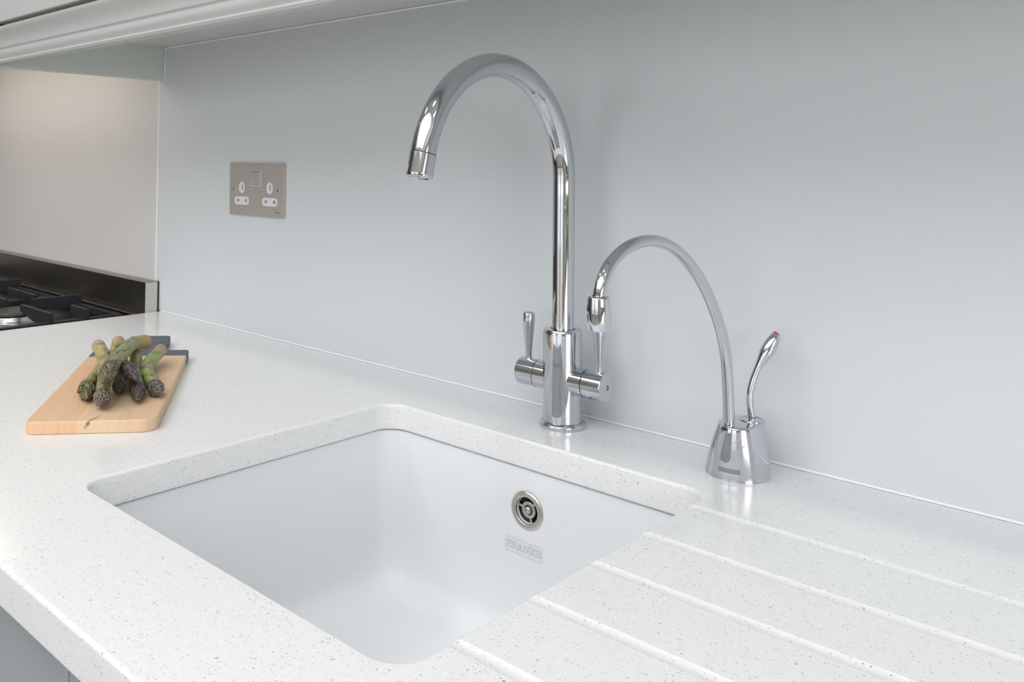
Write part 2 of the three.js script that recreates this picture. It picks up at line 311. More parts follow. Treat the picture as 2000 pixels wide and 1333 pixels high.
  part('carcass', [box(0, 0.018, 0.1, T - THICK - 0.0005, 0.01, 0.568), box(w - 0.018, w, 0.1, T - THICK - 0.0005, 0.01, 0.568), box(0.018, w - 0.018, 0.1, 0.118, 0.01, 0.568), box(0.018, w - 0.018, 0.118, T - THICK - 0.0005, 0.01, 0.018), box(0, w, 0, 0.1, 0.5, 0.52)], M.carcass, o);
  for (let k = 1; k < cuts.length; k++) part('door', rbox(cuts[k - 1] + 0.001, cuts[k] - 0.001, 0.11, T - THICK - 0.004, 0.5695, 0.59, 0.002), M.baseCabinet, o);
});

// ---------------------------------------------------------------- sink
{
  const o = thing('undermount_sink', 'square white ceramic undermount sink below the worktop cutout', 'sink', [SCX, T - THICK, SCZ]);
  const A = SHW + 0.0035, N = 12, DEEP = -0.178, FR = 0.03;
  const loop = (inset, r, y) => {
    const pts = [], a = A - inset; r = Math.min(r, a);
    for (let q = 0; q < 4; q++) for (let k = 0; k <= N; k++) { const t = (q + k / N) * Math.PI / 2, sx = [1, -1, -1, 1][q], sz = [1, 1, -1, -1][q]; pts.push([sx * (a - r) + r * Math.cos(t), y, sz * (a - r) + r * Math.sin(t)]); }
    pts.push(pts[0]); return pts;
  };
  const rows = [];
  const outer = (ins, r, y) => rows.push(loop(ins, r, y));
  // inside: lip, wall, fillet, floor
  const inner = [[-0.003, 0.03, -0.0012], [-0.001, 0.029, -0.0016], [0, 0.028, -0.004], [0.0015, 0.028, -0.05], [0.003, 0.028, -0.10], [0.0045, 0.029, DEEP + FR + 0.012]];
  for (let k = 0; k <= 8; k++) { const t = k / 8 * Math.PI / 2; inner.push([0.005 + FR * (1 - Math.cos(t)), 0.032 - 0.006 * k / 8, DEEP + FR * (1 - Math.sin(t))]); }
  inner.push([0.075, 0.03, DEEP - 0.0008], [0.13, 0.03, DEEP - 0.002], [0.156, 0.0395, DEEP - 0.004]);
  const shell = [[-0.022, 0.04, -0.0012], ...inner];
  // back of the fireclay, from the drain hole up and out to the flange
  shell.push([0.156, 0.0395, DEEP - 0.016], [0.03, 0.03, DEEP - 0.014], [0.002, 0.03, DEEP + 0.012], [-0.011, 0.034, -0.05], [-0.011, 0.034, -0.014], [-0.022, 0.04, -0.013], [-0.022, 0.04, -0.0012]);
  shell.forEach(([i, r, y]) => outer(i, r, y));
  const m = rows.length - 1, n = rows[0].length - 1;
  const g = sheet((u, v) => rows[Math.round(u * m)][Math.round(v * n)], m, n);
  const ev = new Evaluator(); ev.useGroups = false; ev.attributes = ['position', 'normal', 'uv'];
  const bowl = new Brush(smooth(g, 0.9)), bore = new Brush(new THREE.CylinderGeometry(0.0128, 0.0128, 0.05, 48).toNonIndexed().rotateX(Math.PI / 2).translate(-0.0708 - SCX, -0.0712 + THICK, -A)); bowl.updateMatrixWorld(); bore.updateMatrixWorld();
  part('bowl', ev.evaluate(bowl, bore, SUBTRACTION).geometry, M.ceramic, o);
  part('drain', [lathe([[0.0001, DEEP - 0.012], [0.02, DEEP - 0.012], [0.03, DEEP - 0.006], [0.0388, DEEP - 0.0035], [0.0388, DEEP - 0.015]].map(([r, y]) => [r, y]), 40)], M.satinSteel, o, 'satin steel drain');
  // overflow in the back wall
  const zw = -A + 0.0016, of = new THREE.Group(); of.name = 'overflow'; of.position.set(-0.0708 - SCX, -0.0712 + THICK, zw); o.add(of);
  const toZ = (g) => g.rotateX(Math.PI / 2);
  part('flange_ring', toZ(lathe([[0.0132, -0.004], [0.0132, 0.0008], [0.0142, 0.0018], [0.0168, 0.0020], [0.0188, 0.0012], [0.0194, 0]], 56)), M.satinSteel, of);
  part('cup', toZ(lathe([[0.0131, 0.0006], [0.0129, -0.0035], [0.0115, -0.0050], [0.0085, -0.0062], [0.0001, -0.0062]], 48)), M.darkSteel, of);
  part('strainer', [toZ(lathe([[0.0050, -0.0022], [0.0080, -0.0022], [0.0084, -0.0028], [0.0084, -0.0040], [0.0050, -0.0040], [0.0050, -0.0022]], 40)),
    ...[0.35, 2.45, 4.55].map((a) => rbox(0.0078, 0.0129, -0.0012, 0.0012, -0.0040, -0.0023, 0.0004).rotateZ(a + 0.45))], M.satinSteel, of);
  part('screw', [toZ(lathe(roundProfile([[0.0014, -0.0010], [0.0018, 0.0010], [0.0034, 0.0002], [0.0041, -0.0014], [0.0041, -0.0045]], 0.0008), 32)), toZ(lathe([[0.0018, 0], [0.0017, -0.0015], [0.0001, -0.0015]], 6))], M.satinSteel, of);
  // the maker's mark: three framed pairs of letters printed on the glaze
  const mark = canvasTexture(1024, 330, (c, w, h) => {
    c.clearRect(0, 0, w, h); c.strokeStyle = c.fillStyle = '#fff';
    c.fillStyle = '#000'; c.fillRect(0, 0, w, h); c.fillStyle = '#fff';
    c.lineWidth = 7; c.strokeRect(5, 5, w - 10, h - 10);
    for (const x of [w / 3, 2 * w / 3]) { c.beginPath(); c.moveTo(x, 5); c.lineTo(x, h - 5); c.stroke(); }
    c.font = 'bold 215px serif'; c.textAlign = 'center'; c.textBaseline = 'middle'; c.lineWidth = 7;
    ['FR', 'AN', 'KE'].forEach((t, i) => c.strokeText(t, w * (2 * i + 1) / 6, h * 0.49, w / 3 - 26));
  }, false);
  const pm = std({ color: 0xa7adb1, roughness: 0.35, alphaMap: mark, transparent: true, opacity: 0.8 });
  const pl = part('printed_mark', new THREE.PlaneGeometry(0.0448, 0.0145), pm, o);
  pl.position.set(-0.0736 - SCX, -0.1096 + THICK, -A + 0.00325 + 0.0004); pl.rotation.x = -0.03;
}

// ---------------------------------------------------------------- the tall two-lever tap
const font = await new FontLoader().loadAsync('fonts/droid/droid_sans_bold.typeface.json');
{
  const o = thing('mixer_tap', 'tall chrome swan-neck tap with two upright levers behind the sink', 'tap', [-0.0748, T, 0.0479]);
  part('base_flange', lathe(roundProfile([[0.0215, 0], [0.0245, 0, 0.0006], [0.0248, 0.0045], [0.0222, 0.0062, 0.002], [0.0210, 0.0066]], 0.0015), 72), M.chrome, o);
  const body = part('body', lathe(roundProfile([[0.0208, 0.0062], [0.0208, 0.1010, 0.002], [0.0195, 0.1042, 0.0012], [0.0128, 0.1044, 0.0005], [0.0126, 0.1010]], 0.0008), 96), M.chrome, o);
  const path = new THREE.CurvePath(); const R = 0.1143, top = 0.2642;
  const pts = []; for (let i = 0; i <= 8; i++) pts.push(V(0, 0.098 + (top - 0.098) * i / 8, 0));
  for (let i = 1; i <= 44; i++) { const a = Math.PI - i / 44 * Math.PI; pts.push(V(0, top + R * Math.sin(a), R + R * Math.cos(a))); }
  const c = new THREE.CatmullRomCurve3(pts, false, 'centripetal');
  // trim the neck where the aerator begins
  const spout = new THREE.CatmullRomCurve3(c.getSpacedPoints(150).filter((p) => p.y > 0.2868 || p.z < R), false, 'centripetal');
  part('spout', tube(spout, 0.01185, 260, 64), M.chrome, o);
  const end = spout.getPointAt(1), dir = spout.getTangentAt(1), q = new THREE.Quaternion().setFromUnitVectors(V(0, -1, 0), dir);
  const aer = part('aerator', lathe(roundProfile([[0.0001, -0.0205], [0.0085, -0.0205, 0.0003], [0.0092, -0.0222, 0.0006], [0.0118, -0.0222, 0.001], [0.0125, -0.0195], [0.0123, -0.0003, 0.0004], [0.0117, 0]], 0.0006), 56), M.chrome, o);
  aer.position.copy(end); aer.quaternion.copy(q);
  const seam = part('joint_line', lathe([[0.0118, -0.0002], [0.0120, 0.0002], [0.0118, 0.0006]], 48), M.chromeSeam, o); seam.position.copy(end); seam.quaternion.copy(q);
  for (const s of [-1, 1]) {
    const k = new THREE.Group(); k.name = 'valve'; k.position.set(0, 0.0505, 0); k.rotation.z = -s * Math.PI / 2; o.add(k);      // local y runs outwards
    part('valve_neck', lathe([[0.0148, 0.012], [0.0150, 0.0148], [0.0150, 0.0301]], 56), M.chrome, k);
    part('joint_line', lathe([[0.0140, 0.0300], [0.01502, 0.0301], [0.01502, 0.0310], [0.0140, 0.0311]], 56), M.chromeSeam, k);
    part('knob', lathe(roundProfile([[0.0140, 0.0309], [0.0150, 0.0310, 0.0003], [0.0150, 0.0535, 0.0012], [0.0001, 0.0545]], 0.0008), 64), M.chrome, k);
    const lv = part('lever', lathe(roundProfile([[0.0036, 0.013], [0.0035, 0.0185], [0.0042, 0.0280], [0.0056, 0.0440], [0.0067, 0.0560], [0.0067, 0.0655, 0.0024], [0.0001, 0.0667]], 0.003), 40), M.chrome, k);
    lv.position.set(0, 0.0445, 0); lv.rotation.z = s * Math.PI / 2;
        const letter = new TextGeometry(s > 0 ? 'C' : 'H', { font, size: 0.0046, depth: 0.0003, curveSegments: 6, bevelEnabled: false }); letter.computeBoundingBox();
    const bb = letter.boundingBox; letter.translate(-(bb.max.x + bb.min.x) / 2, -(bb.max.y + bb.min.y) / 2, 0);
    letter.rotateX(-Math.PI / 2).rotateY(-s * Math.PI / 2).translate(0, 0.0544, 0);
    part('engraved_letter', [letter], M.chromeSeam, k);
  }
}

// ---------------------------------------------------------------- the instant hot water tap
{
  const H = [0.1165, T, 0.0524], o = thing('hot_water_tap', 'small chrome hot water tap with thin arched spout and red-tipped lever', 'tap', H);
  const rel = (x, y, z) => V(x - H[0], y, z - H[2]);
  const top = rel(0.1212, 0.0488, 0.0556);
  // body: a round foot drawn up to a narrower oval crown that leans back
  const ring = (f, a) => { const k = f, cx = top.x * k, cz = top.z * k, bulge = 1 + 0.05 * Math.sin(Math.PI * f), rx = (0.0276 + (0.0185 - 0.0276) * f) * bulge, rz = (0.0276 + (0.0252 - 0.0276) * f) * bulge; return [cx + rx * Math.cos(a), cz + rz * Math.sin(a)]; };
  const prof = [[1.012, 0, 0], [1.015, 0.0012, 0], [1, 0.003, 0.03], ...Array.from({ length: 12 }, (_, i) => [1, 0.003 + 0.0425 * (i + 1) / 12, 0.04 + 0.93 * (i + 1) / 12]), [0.985, 0.0472, 0.985], [0.955, 0.0482, 0.993], [0.90, 0.0487, 1], [0.5, 0.0489, 1], [0.01, 0.0489, 1]];
  const g = sheet((u, v) => { const [s, y, f] = prof[Math.round(u * (prof.length - 1))], [x, z] = ring(f, v * Math.PI * 2), cx = top.x * f, cz = top.z * f; return [cx + (x - cx) * s, y, cz + (z - cz) * s]; }, prof.length - 1, 72);
  part('base', smooth(g, 0.7), M.chrome, o);
  part('name_plate', (() => { const a0 = 1.08, a1 = 1.80; return sheet((u, v) => { const f = 0.11 + 0.10 * u, a = a0 + (a1 - a0) * v, [x, z] = ring(f, a), cx = top.x * f, cz = top.z * f; return [cx + (x - cx) * 1.008, 0.003 + 0.0425 * f, cz + (z - cz) * 1.008]; }, 2, 12); })(), std({ color: 0x9a9fa2, metalness: 0.9, roughness: 0.35 }), o, 'small grey engraved strip');
  const P = [[0.0470, 0.0699], [0.0514, 0.0701], [0.0802, 0.0723], [0.1084, 0.0767], [0.1325, 0.0864], [0.157, 0.103], [0.1814, 0.126], [0.2009, 0.1528], [0.2146, 0.1817], [0.2208, 0.2116], [0.2200, 0.2397], [0.2138, 0.2625], [0.2040, 0.2792], [0.1916, 0.2885], [0.1844, 0.2908], [0.180, 0.2914]].map(([y, z]) => rel(0.1165, y, z));
  const arch = new THREE.CatmullRomCurve3(P, false, 'centripetal');
  part('spout', tube(arch, 0.0049, 220, 40), M.chrome, o);
  const e = arch.getPointAt(1), noz = part('nozzle', lathe(roundProfile([[0.0001, -0.020], [0.0052, -0.020], [0.0058, -0.0232, 0.0008], [0.0076, -0.0232, 0.0012], [0.0088, -0.0170], [0.0090, -0.0080], [0.0080, 0.0015, 0.001], [0.0050, 0.0022]], 0.0035), 48), M.chrome, o);
  noz.position.copy(e).add(V(0, 0.003, 0.0004)); noz.rotation.x = 0.03;
  const collar = part('lever_collar', lathe(roundProfile([[0.0115, 0.0480], [0.0115, 0.0496, 0.0006], [0.0098, 0.0502], [0.0092, 0.0494], [0.0040, 0.0494], [0.0001, 0.0494]], 0.0004), 48), M.chrome, o);
  collar.position.copy(rel(0.1258, 0, 0.0432));
  const c0 = V(0.1258, 0.046, 0.0432), off = [[0, 0.046], [0, 0.0505], [-0.0018, 0.0640], [-0.0008, 0.0775], [0.0042, 0.0930], [0.0110, 0.1058], [0.0182, 0.1180], [0.0232, 0.1276]];
  const lc = new THREE.CatmullRomCurve3(off.map(([d, y]) => rel(c0.x + d * 0.68, y, c0.z - d * 0.73)), false, 'centripetal');
  const rad = (t) => t < 0.55 ? 0.0030 : t < 0.82 ? 0.0030 + (0.0062 - 0.0030) * (0.5 - 0.5 * Math.cos(Math.PI * (t - 0.55) / 0.27)) : 0.0062 * Math.sqrt(Math.max(0.05, 1 - ((t - 0.82) / 0.205) ** 2));
  const lv = part('lever', tube(lc, rad, 140, 40), M.chrome, o);
  const tip = lc.getPointAt(1), red = part('hot_mark', new THREE.SphereGeometry(0.0034, 20, 12).scale(1, 0.45, 1), M.red, o, 'red tip');
  red.position.copy(tip).add(V(-0.0002, -0.0004, 0)); red.quaternion.setFromUnitVectors(V(0, 1, 0), V(0.42, 0.8, -0.45).normalize());
}

// ---------------------------------------------------------------- double socket
{
  const o = thing('double_socket', 'brushed steel double power socket with white inserts on the splashback', 'socket', [-0.7617, T + 0.1919, 0]);
  const W = 0.146, Hh = 0.0865, mm = 0.001, zf = 0.0042;
  const s = roundedRect(W / 2, Hh / 2, 0.003, W / 2, Hh / 2);
  const hole = (hw, hh, r, cx, cy) => s.holes.push(roundedRect(hw, hh, r, cx, cy, new THREE.Path()));
  hole(8.3 * mm, 9.8 * mm, 8.2 * mm, 34.5 * mm, 45.7 * mm); s.holes.length = 0;
  const earth = [[34.6, 45.7], [109.4, 46.1]], live = [[34.5, 24.0], [109.8, 24.3]], rock = [72.2, 61.7], screws = [[12.9, 43.3], [132.3, 43.3]];
  for (const [x, y] of earth) hole(8.1 * mm, 9.8 * mm, 8.0 * mm, x * mm, y * mm);
  for (const [x, y] of live) hole(20.2 * mm, 7.3 * mm, 6.5 * mm, x * mm, y * mm);
  hole(15.2 * mm, 13.2 * mm, 2.5 * mm, rock[0] * mm, rock[1] * mm);
  part('face_plate', bevelled(s, zf, 0.0006, 2), M.socketSteel, o);
  const insert = (name, hw, hh, r, x, y, holes, parent) => {
    const k = roundedRect(hw * mm, hh * mm, r * mm);
    for (const [hx, hy, a, b] of holes) k.holes.push(roundedRect(a * mm, b * mm, 0.3 * mm, hx * mm, hy * mm, new THREE.Path()));
    const g = part(name, bevelled(k, 0.0042, 0.0004, 2), M.whitePlastic, o, 'white plastic insert'); g.position.set(x * mm, y * mm, 0.0002);
    for (const [hx, hy, a, b] of holes) part('pin_slot', box((hx - a) * mm, (hx + a) * mm, (hy - b) * mm, (hy + b) * mm, 0.0002, 0.0012), M.darkSlot, g);
  };
  for (const [x, y] of earth) insert('earth_insert', 7.9, 9.6, 7.8, x, y, [[1.2, 0.6, 1.7, 4.2]]);
  for (const [x, y] of live) insert('live_neutral_insert', 20, 7.1, 6.4, x, y, [[-10.2, 0.2, 2.5, 2.4], [11.4, 0.2, 2.5, 2.4]]);
  const fr = new THREE.Shape(); roundedRect(15 * mm, 13 * mm, 2.4 * mm, 0, 0, fr); fr.holes.push(roundedRect(13.4 * mm, 11.4 * mm, 1.2 * mm, 0, 0, new THREE.Path()));
  const f = part('switch_surround', bevelled(fr, 0.0046, 0.0004, 2), M.whitePlastic, o, 'white switch surround'); f.position.set(rock[0] * mm, rock[1] * mm, 0.0002);
  part('switch_well', box(-13.6 * mm, 13.6 * mm, -11.6 * mm, 11.6 * mm, 0.0002, 0.0012), M.darkSlot, f);
  for (const sx of [-1, 1]) {
    const r = part('rocker_switch', rbox(-6.3 * mm, 6.3 * mm, -10.8 * mm, 10.8 * mm, -0.0018, 0.0022, 0.0007), M.socketSteel, o);
    r.position.set((rock[0] + sx * 6.6) * mm, rock[1] * mm, 0.0046); r.rotation.x = 0.10;
  }
  for (const [x, y] of screws) {
    const k = part('screw', [lathe(roundProfile([[0.0001, 0.0009], [0.0022, 0.0008], [0.0030, 0]], 0.0006), 24).rotateX(Math.PI / 2)], M.burnerSteel, o); k.position.set(x * mm, y * mm, zf);
    part('screw_slot', box(-0.0024, 0.0024, -0.0004, 0.0004, 0.0007, 0.00095).rotateZ(0.9), M.darkSlot, k);
  }
  const logo = [[0.1246, 0.0077, 0.0046, 0.0012], [0.1290, 0.0070, 0.0034, 0.0012], [0.1321, 0.0076, 0.0026, 0.0016]].map(([x, y, w, h]) => box(x, x + w, y, y + h, zf - 0.0001, zf + 0.00006));
  part('printed_mark', logo, std({ color: 0x5a5044, roughness: 0.6 }), o, 'tiny blurred dark print');
}

// ---------------------------------------------------------------- cooker and pan supports
{
  const o = thing('range_cooker', 'stainless steel range cooker with black hob beyond the worktop edge', 'cooker', [-1.9, 0, 0]);
  const W = 1.9 + X0 - 0.0012, z1 = 0.6, Y = T;
  part('body', rbox(0, W, 0.08, T - 0.032, 0.03, z1, 0.003), M.darkSteel, o);
  // hob tray: a raised rim round a sunken deck
  part('hob_deck', [rbox(0.003, W - 0.003, Y - 0.032, Y - 0.025, 0.032, z1, 0.001), rbox(0.0, W, Y - 0.032, Y - 0.0025, 0.0295, 0.0440, 0.0015), rbox(W - 0.010, W, Y - 0.032, Y - 0.003, 0.044, z1, 0.0015), rbox(0, 0.010, Y - 0.032, Y - 0.003, 0.044, z1, 0.0015), rbox(0, W, Y - 0.06, Y - 0.003, z1 - 0.0005, z1 + 0.02, 0.003)], M.hobSteel, o);
  part('upstand', rbox(0, W + 0.0002, Y - 0.03, Y + 0.0555, 0.0028, 0.0285, 0.0011, 3), M.hobSteel, o);
  part('upstand_end', rbox(W + 0.0001, W + 0.0010, Y - 0.0015, Y + 0.0545, 0.0040, 0.0280, 0.0004), M.hobSteelLight, o, 'lighter brushed steel end cap');
  part('upstand_gasket', box(W - 0.004, W + 0.0009, Y + 0.0006, Y + 0.0556, 0.0004, 0.0027), M.darkSlot, o, 'dark gasket strip');
  for (const [x, z] of [[-1.2, 0.185], [-1.485, 0.185], [-1.2, 0.44], [-1.485, 0.44], [-1.76, 0.31]]) {
    const b = new THREE.Group(); b.name = 'burner'; b.position.set(x + 1.9, Y - 0.025, z); o.add(b);
    part('burner_ring', lathe(roundProfile([[0.056, 0], [0.056, 0.003], [0.046, 0.005], [0.044, 0.011], [0.041, 0.0125], [0.02, 0.0125]], 0.001), 48), M.burnerSteel, b);
    part('burner_cap', lathe(roundProfile([[0.038, 0.0128], [0.0415, 0.0135], [0.041, 0.018, 0.001], [0.034, 0.0195, 0.002], [0.0001, 0.0200]], 0.001), 48), M.burnerCap, b);
  }
}
function panSupport(x0, x1, label) {
  const o = thing('pan_support', label, 'pan support', [x0, T - 0.025, 0.05], 0, 'cast iron pan supports on the hob'), w = x1 - x0, d = 0.5, t = 0.012, yb = 0.0085, yt = 0.0205, r = 0.0022;
  part('frame', [rbox(0, w, yb, yt, 0, t, r), rbox(0, w, yb, yt, d - t, d, r), rbox(0, t, yb, yt, t - 0.004, d - t + 0.004, r), rbox(w - t, w, yb, yt, t - 0.004, d - t + 0.004, r), rbox(0.004, w - 0.004, yb, yt, d / 2 - t / 2, d / 2 + t / 2, r)], M.castIron, o);
  for (const [x, z] of [[0.002, 0.001], [w - 0.014, 0.001], [0.002, d - 0.013], [w - 0.014, d - 0.013]]) part('foot', rbox(x, x + 0.012, 0, yb + 0.001, z, z + 0.012, 0.002), M.castIron, o);
  // upright fingers with a sloped nose, along x or z
  const finger = (len, place) => {
    const s = new THREE.Shape(); s.moveTo(0, 0.009); s.lineTo(len * 0.55, 0.013); s.lineTo(len, 0.024); s.lineTo(len, 0.0365); s.lineTo(0, 0.0365); s.closePath();
    place(part('finger', smooth(new THREE.ExtrudeGeometry(s, { depth: 0.0056, bevelEnabled: true, bevelThickness: 0.0012, bevelSize: 0.0012, bevelOffset: -0.0012, bevelSegments: 2 }).translate(0, 0, -0.0028), 0.5), M.castIron, o));
  };
  for (const [bz, cz] of [[0, 0.137], [1, 0.363]]) {
    finger(0.125, (m) => { m.position.set(w, 0, cz); m.rotation.y = Math.PI; });
    finger(0.09, (m) => { m.position.set(0, 0, cz); });
    finger(0.062, (m) => { m.position.set(w, 0, cz - 0.067); m.rotation.y = Math.PI; });
    finger(0.07, (m) => { m.position.set(0, 0, cz - 0.067); });
    finger(0.1, (m) => { m.position.set(w * 0.40, 0, bz ? d : 0); m.rotation.y = bz ? Math.PI / 2 : -Math.PI / 2; });
  }
}
panSupport(-1.318, -1.0285, 'black cast iron pan support next to the worktop edge');
panSupport(-1.612, -1.3225, 'black cast iron pan support second from the worktop edge');
panSupport(-1.89, -1.6165, 'black cast iron pan support furthest from the worktop edge');

// ---------------------------------------------------------------- chopping board
const BT = 0.0132;                                  // board thickness
const boardTurn = Math.atan2(0.79, 0.613);          // its short side, front left to front right
const bo = thing('chopping_board', 'pale wooden chopping board with slate-grey painted handle end', 'chopping board', [-0.4247, T, 0.4842], boardTurn);
{
  const woodMap = canvasTexture(1024, 2048, (c, w, h) => {
    c.fillStyle = rgb(228, 194, 158); c.fillRect(0, 0, w, h);
    // staves of slightly different tone, then long grain
    let x = 0; for (const [k, col] of [[0.36, [230, 190, 153]], [0.30, [228, 199, 163]], [0.34, [226, 194, 160]]]) { c.fillStyle = rgb(...col); c.fillRect(x * w, 0, k * w, h); x += k; }
    for (let i = 0; i < 1500; i++) { const y0 = rr(-200, h), L = rr(120, 900), X = rnd() * w, dark = rnd() < 0.6; c.strokeStyle = dark ? `rgba(176,122,78,${rr(0.04, 0.13).toFixed(3)})` : `rgba(250,226,194,${rr(0.05, 0.15).toFixed(3)})`; c.lineWidth = rr(1, 5); c.beginPath(); c.moveTo(X, y0); c.quadraticCurveTo(X + rr(-10, 10), y0 + L / 2, X + rr(-14, 14), y0 + L); c.stroke(); }
    for (let i = 0; i < 46; i++) { const X = rr(0.06, 0.42) * w, Y = rr(0.05, 0.7) * h; c.fillStyle = `rgba(226,142,92,${rr(0.05, 0.14).toFixed(3)})`; c.beginPath(); c.ellipse(X, Y, rr(6, 34), rr(40, 170), rr(-0.1, 0.1), 0, 6.3); c.fill(); }
    // a small dark flaw that runs over the front edge
    for (let i = 0; i < 110; i++) { const t = rr(-0.075, 0.03) * (rnd() < 0.5 ? 0.5 : 1), y = t < 0 ? h + t * h : t * h; c.fillStyle = `rgba(104,78,62,${rr(0.08, 0.26).toFixed(3)})`; c.beginPath(); c.ellipse((0.455 - 0.9 * t) * w + rr(-12, 12), y, rr(2, 10), rr(3, 13), 0.5, 0, 6.3); c.fill(); }
  });
  woodMap.repeat.set(1 / 0.14, 1 / 0.28); woodMap.offset.set(0, 0);
  const W = 0.131, L1 = 0.302, L2 = 0.338, L3 = 0.441, hw0 = 0.037, hw1 = W - 0.037, r = 0.018, rl = 0.009;
  // outline in (u across, v away from the front); the mesh is laid flat with v running along -z
  const body = new THREE.Shape(); body.moveTo(rl, 0); body.lineTo(W - r, 0); body.absarc(W - r, r, r, -Math.PI / 2, 0); body.lineTo(W, L1); body.lineTo(0, L1); body.lineTo(0, rl); body.absarc(rl, rl, rl, Math.PI, Math.PI * 1.5);
  const flat = (g) => g.rotateX(-Math.PI / 2);
  const b = 0.0016;
  const gb = flat(bevelled(body, BT, b, 3, 10));
  { const p = gb.attributes.position, uv = new Float32Array(p.count * 2), n = gb.attributes.normal; for (let i = 0; i < p.count; i++) { const fy = Math.abs(n.getZ(i)) > 0.7 ? BT - p.getY(i) : 0; uv[2 * i] = p.getX(i); uv[2 * i + 1] = -p.getZ(i) - fy; } gb.setAttribute('uv', new THREE.BufferAttribute(uv, 2)); }
  part('wooden_board', gb, std({ map: woodMap, roughness: 0.55 }), bo);
  const endS = new THREE.Shape(); endS.moveTo(0, L1 - 0.003); endS.lineTo(W, L1 - 0.003); endS.lineTo(W, L2 - 0.004); endS.absarc(W - 0.004, L2 - 0.004, 0.004, 0, Math.PI / 2); endS.lineTo(hw1, L2); endS.lineTo(hw1, L3 - 0.006); endS.absarc(hw1 - 0.006, L3 - 0.006, 0.006, 0, Math.PI / 2); endS.lineTo(hw0 + 0.006, L3); endS.absarc(hw0 + 0.006, L3 - 0.006, 0.006, Math.PI / 2, Math.PI); endS.lineTo(hw0, L2); endS.lineTo(0.004, L2); endS.absarc(0.004, L2 - 0.004, 0.004, Math.PI / 2, Math.PI); endS.closePath();
  part('painted_handle', flat(bevelled(endS, BT, b, 3, 8)), M.slate, bo, 'slate-grey painted handle end');
  part('painted_nick', box(hw1 - 0.018, hw1 - 0.004, BT - 0.0002, BT + 0.0002, -0.0006, 0.0006).translate(0, 0, -(L2 + 0.05)), M.darkSlot, bo);
}

// ---------------------------------------------------------------- asparagus: seven spears
const lerp3 = (a, b, t) => [0, 1, 2].map((i) => a[i] + (b[i] - a[i]) * t);
const C = (h) => { const c = new THREE.Color(h); return [c.r, c.g, c.b]; };
const plantMat = std({ vertexColors: true, roughness: 0.5 });
const noise = (x, y) => Math.sin(x * 12.9 + y * 4.1) * 0.5 + Math.sin(x * 31.7 - y * 9.3 + 1.3) * 0.3 + Math.sin(x * 71.3 + y * 17.9) * 0.2;
// one bract: a pointed leaf lying along local +y, bowed off the stem along +z
function bract(len, wid, bow, c0, c1, slim = 0) {
  const half = (u) => slim ? (1 - u) ** 0.8 * (0.75 + 0.25 * Math.min(1, u * 5)) : Math.sin(Math.PI * (0.2 + 0.8 * u) ** 0.85);
  const g = sheet((u, v) => { const w = wid * Math.max(0.02, half(u)), a = (v - 0.5) * 2; return [a * w, u * len, bow * Math.sin(Math.PI * (0.15 + 0.8 * u)) + (1 - a * a) * wid * (slim ? 0.22 : 0.42) - 0.0006]; }, 7, 6).toNonIndexed();
  const p = g.attributes.position, col = new Float32Array(p.count * 3);
  for (let i = 0; i < p.count; i++) { const t = p.getY(i) / len, e = Math.abs(p.getX(i)) / (wid * Math.max(0.05, half(t))); const c = lerp3(c0, c1, Math.min(1, 0.2 + 0.8 * t)).map((q) => q * (slim ? 1 : e > 0.72 || t > 0.9 ? 1.9 : 0.72)); col.set(c, 3 * i); }
  g.setAttribute('color', new THREE.BufferAttribute(col, 3)); return g;
}
